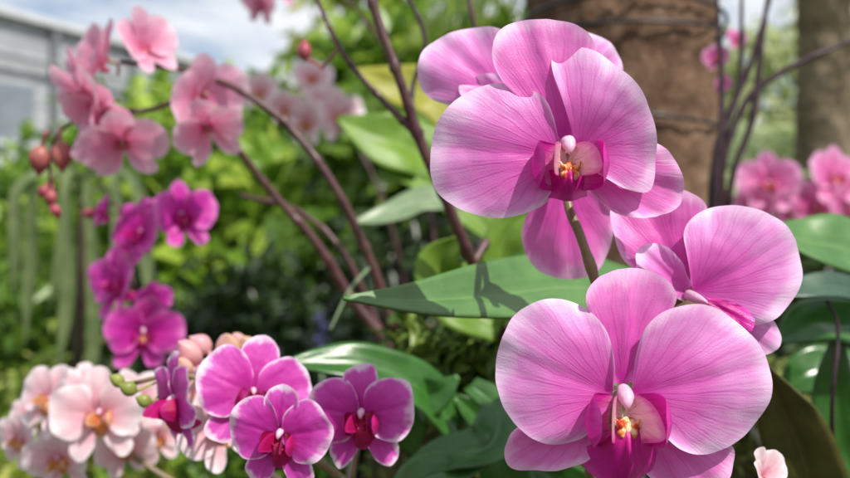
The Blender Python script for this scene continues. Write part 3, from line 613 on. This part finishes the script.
bush(X(0,3.2),3.2,.5,.3,.3,Z(180,3.2),4000,.07,M_fb,11,'leafy green shrub beside the building')
bush(X(100,5.5),5.5,.9,.5,.4,Z(145,5.5),4500,.11,M_fb,12,'leafy yellow-green garden shrub')
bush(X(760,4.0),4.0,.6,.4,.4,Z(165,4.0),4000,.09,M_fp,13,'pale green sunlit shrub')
bush(X(820,1.6),1.6,.30,.2,.3,Z(275,1.6),4000,.05,M_fd,14,'shrub with shade painted into its dark leaves under the palm')
bush(X(650,2.2),2.2,.5,.3,.3,Z(235,2.2),4000,.06,M_fd,15,'shrub with shade painted into its dark leaves under the palm')
bush(X(560,5.0),5.0,.8,.5,.6,Z(40,5.0),4500,.10,M_fb,16,'leafy bright green garden shrub')
bush(X(1000,5.0),5.0,.9,.6,.6,Z(0,5.0),4500,.11,M_fb,17,'pale green sunlit shrub')
bush(X(-260,4.0),4.0,.7,.5,.3,Z(170,4.0),4000,.09,M_fm,18,'leafy green shrub beside the building')
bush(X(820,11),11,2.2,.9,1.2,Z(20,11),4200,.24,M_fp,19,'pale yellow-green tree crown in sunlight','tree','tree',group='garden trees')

M_palm=foliage_mat('palm_leaflets',(.22,.31,.11),(.44,.54,.25),(.76,.82,.52),.45)
def palm(x,y,h,r,label,seed,nf=16,L=1.6,el0=-.1,el1=1.1,dens=46,lw=.012):
    e=empty('palm_tree',Vector((x,y,0)),label,'palm tree','garden trees')
    gg=trunk_geo(x,y,-.02,h,r*1.1,r,seed,48,140,.008,.09,.008); mkobj('trunk',gg[0],gg[1],M_barkp,gg[2],e,inv(e))
    rr=random.Random(seed)
    for f in range(nf):
        a=f*2.4+rr.uniform(-.2,.2); el=rr.uniform(el0,el1); l=L*rr.uniform(.85,1.15)
        dh=Vector((math.cos(a),math.sin(a),0)); pts=[]
        for k in range(6):
            t=k/5; pts.append(Vector((x,y,h))+dh*(l*t*math.cos(el*(1-.4*t)))+Vector((0,0,l*(math.sin(el)*t-.8*t*t))))
        c=cr(pts,dens); V=[];Fc=[]
        g2=tube_geo(pts,[.012,.01,.008,.006,.004,.002],5,20); V+=g2[0];Fc+=g2[1]
        for i in range(3,dens):
            t=i/(dens-1); tan=(c[i]-c[i-1]).normalized(); sd=tan.cross(Vector((0,0,1))).normalized()
            ll=l*.38*math.sin(math.pi*min(1,.12+.86*t))
            for s in (-1,1):
                d=(sd*s+tan*.55+Vector((0,0,-.25-.3*rr.random()))).normalized(); w=tan*lw
                o=len(V); p=c[i]; q=p+d*ll*.5+Vector((0,0,.02)); e2=p+d*ll+Vector((0,0,-.12*ll))
                V+=[p-w*.6,p+w*.6,q+w,q-w,e2]; Fc+=[(o,o+1,o+2,o+3),(o+3,o+2,o+4)]
        mkobj('palm_frond',V,Fc,M_palm,None,e,inv(e),False)
palm(X(824,3.2),3.2,2.7,.088,'palm tree with pale drooping fronds and rough trunk',5,14)
palm(X(765,5.2),5.2,1.5,.07,'low palm with pale arching sunlit fronds',8,22,1.5,.3,1.35)
palm(X(775,3.0),3.0,1.15,.05,'young palm with pale arching fronds',11,14,1.0,.6,1.45,32,.016)

M_strap=leaf_mat('strap_leaf_grey_green',(.10,.16,.05),(.24,.30,.12),(.30,.36,.2),.35,.45)
S=empty('strap_leaf_plant',Vector((X(60,1.5),1.55,0)),'slender plant with long drooping grey-green strap leaves','plant')
gg=tube_geo([Vector((X(60,1.5),1.6,-.02)),Vector((X(50,1.5),1.6,.7)),Vector((X(66,1.5),1.58,Z(175,1.55)))],[.014,.011,.008],10,40,12,.15); mkobj('trunk',gg[0],gg[1],M_twig,None,S,inv(S))
rr=random.Random(3)
for k,(off,dr) in enumerate([(-.07,.28),(-.035,.22),(-.006,.31),(.024,.36),(.05,.30),(.075,.38),(.10,.22),(-.09,.18)]):
    top=Vector((X(66,1.5),1.57,Z(178,1.55)-.010*(k%5))); yo=rr.uniform(-.06,.05)
    pts=[top,top+Vector((off*.5,yo*.5,.03)),top+Vector((off*.95,yo,.0)),top+Vector((off*1.05+rr.uniform(-.01,.01),yo,-dr*.5)),top+Vector((off*1.1+rr.uniform(-.025,.025),yo,-dr))]
    gg=leaf_geo(pts,[.004,.008,.0125,.0115,.0008],(off*2,-.9,.2),.25,5,26); mkobj('leaf',gg[0],gg[1],M_strap,gg[2],S,inv(S))

# ------------------------------------------------------------ ground, building
def ground_mat():
    m,nt=newmat('garden_ground'); tc=N(nt,'ShaderNodeTexCoord')
    n=noise_(nt,tc.outputs['Object'],.6,5,.6); n2=noise_(nt,tc.outputs['Object'],18,6,.7)
    v=math_(nt,'ADD',math_(nt,'MULTIPLY',n,.5),math_(nt,'MULTIPLY',n2,.5))
    c=ramp(nt,v,[(.36,(.03,.02,.012)),(.48,(.07,.05,.03)),(.56,(.05,.09,.02)),(.7,(.10,.15,.04))])
    finish(nt,c,.9,0,n2,.8,.03,spec=.2); return m
n=80; V=[]; ex=[math.copysign(abs(t)**3,t)*400 for t in np.linspace(-1,1,n)]
for yy in ex:
    for xx in ex:
        q=math.hypot(xx,yy); V.append(Vector((xx,yy,.05*noise.noise(Vector((xx*.4,yy*.4,0)))*min(1,q/3)-.01)))
o=mkobj('ground',V,gridfaces(n,n),ground_mat()); o['kind']='structure'; o['label']='garden soil with patches of grass'; 
def wall_mat():
    m,nt=newmat('building_wall_grey'); tc=N(nt,'ShaderNodeTexCoord')
    sp=N(nt,'ShaderNodeSeparateXYZ'); nt.links.new(tc.outputs['Object'],sp.inputs[0])
    n=noise_(nt,tc.outputs['Object'],1.5,5,.6)
    c=ramp(nt,n,[(.3,(.32,.34,.37)),(.7,(.48,.50,.52))])
    ln=math_(nt,'PINGPONG',math_(nt,'MULTIPLY',sp.outputs[2],1.9),.5)
    l=math_(nt,'SUBTRACT',1.0,math_(nt,'DIVIDE',ln,.08),clamp=True)
    c=mixc(nt,math_(nt,'MULTIPLY',l,.75),c,(.10,.11,.13))
    finish(nt,c,.7,0,l,.3,.01); return m
M_wall=wall_mat()
M_white=simple_mat('painted_trim_white',(.55,.57,.60),(.70,.71,.73),3,.5)
M_glass=simple_mat('window_glass_grey',(.14,.17,.20),(.26,.29,.32),1.5,.15,spec=.8)
M_post=simple_mat('post_grey',(.14,.15,.16),(.24,.25,.26),6,.6)
p1=Vector((-11.5,7.7,0)); dirw=Vector((3.13,6.3,0)).normalized(); nrmw=Vector((dirw.y,-dirw.x,0))
BL=empty('building',p1,'long grey panelled building with pale eaves','building')
def boxw(name,s0,s1,o0,o1,z0,z1,mat):
    V=[]
    for s in (s0,s1):
        for of in (o0,o1):
            for z in (z0,z1): V.append(p1+dirw*s+nrmw*of+Vector((0,0,z)))
    Fc=[(0,1,3,2),(4,6,7,5),(0,4,5,1),(2,3,7,6),(0,2,6,4),(1,5,7,3)]
    return mkobj(name,V,Fc,mat,None,BL,inv(BL),False)
boxw('wall',0,34,-6,0,-.02,5.15,M_wall)
boxw('roof',-.3,34.3,-6.3,.20,5.153,5.28,M_white)
for i in range(17): boxw('post',.2+i*2,.32+i*2,.003,.16,-.02,5.15,M_post)
for i in range(16):
    boxw('window',.75+i*2,1.85+i*2,.003,.05,3.0,4.0,M_glass)
    boxw('window_sill',.62+i*2,1.98+i*2,.053,.09,2.9,2.98,M_white)
boxw('beam',0,34,.163,.22,2.55,2.68,M_white)
boxw('beam',0,34,.163,.22,4.40,4.47,M_post)
M_blue=simple_mat('violet_flower',(.07,.06,.22),(.18,.15,.38),30,.5,.3)
BLF=empty('garden_flower',P(322,420,1.3),'faint blue-violet flower spike in the shade','flower')
BLF.location.z=0
gg=tube_geo([Vector((X(322,1.3),1.3,0)),P(322,360,1.3)],[.003,.002],6,12); mkobj('stem',gg[0],gg[1],M_leafd,gg[2],BLF,inv(BLF))
Vv,Ff=leafcloud([tuple(P(322+random.uniform(-2,2),312+k*4,1.3)) for k in range(10)],36,.009,3,(.003,.004,.004),.5); npmesh('petals',Vv,Ff,M_blue,BLF)

# ------------------------------------------------------------ world, sun, camera
sd=Vector((.42,-.46,.78)).normalized()
el=math.asin(sd.z); rot=math.atan2(sd.x,sd.y)
w=bpy.data.worlds.new('World'); bpy.context.scene.world=w; w.use_nodes=True; nt=w.node_tree; nt.nodes.clear()
sky=N(nt,'ShaderNodeTexSky'); sky.sky_type='NISHITA'; sky.sun_disc=False; sky.sun_elevation=el; sky.sun_rotation=rot
tc=N(nt,'ShaderNodeTexCoord'); mp=N(nt,'ShaderNodeMapping'); mp.inputs['Scale'].default_value=(1,1,2.6); nt.links.new(tc.outputs['Generated'],mp.inputs[0])
cl=noise_(nt,mp.outputs[0],3.2,7,.58,.3)
cf=ramp(nt,cl,[(.38,(0,0,0)),(.56,(1,1,1))])
c=mixc(nt,cf,sky.outputs[0],(8.2,8.4,8.8))
bg=N(nt,'ShaderNodeBackground'); bg.inputs[1].default_value=.12; nt.links.new(c,bg.inputs[0])
wo=N(nt,'ShaderNodeOutputWorld'); nt.links.new(bg.outputs[0],wo.inputs[0])
sl=bpy.data.lights.new('sun','SUN'); sl.energy=5.0; sl.angle=math.radians(.5); sl.color=(1,.95,.87)
so=bpy.data.objects.new('sun',sl); COL.objects.link(so); so.rotation_euler=sd.to_track_quat('Z','Y').to_euler(); so.location=(2,-2,6)
cd=bpy.data.cameras.new('camera'); co=bpy.data.objects.new('camera',cd); COL.objects.link(co)
co.location=(0,0,CAMZ); co.rotation_euler=(math.radians(90),0,0)
cd.sensor_width=36; cd.lens=18/(425/F); cd.clip_start=.01; cd.clip_end=2000
cd.dof.use_dof=True; cd.dof.focus_distance=.352; cd.dof.aperture_fstop=8
bpy.context.scene.camera=co
vs=bpy.context.scene.view_settings; vs.view_transform='Standard'; vs.look='None'; vs.exposure=0; vs.gamma=1
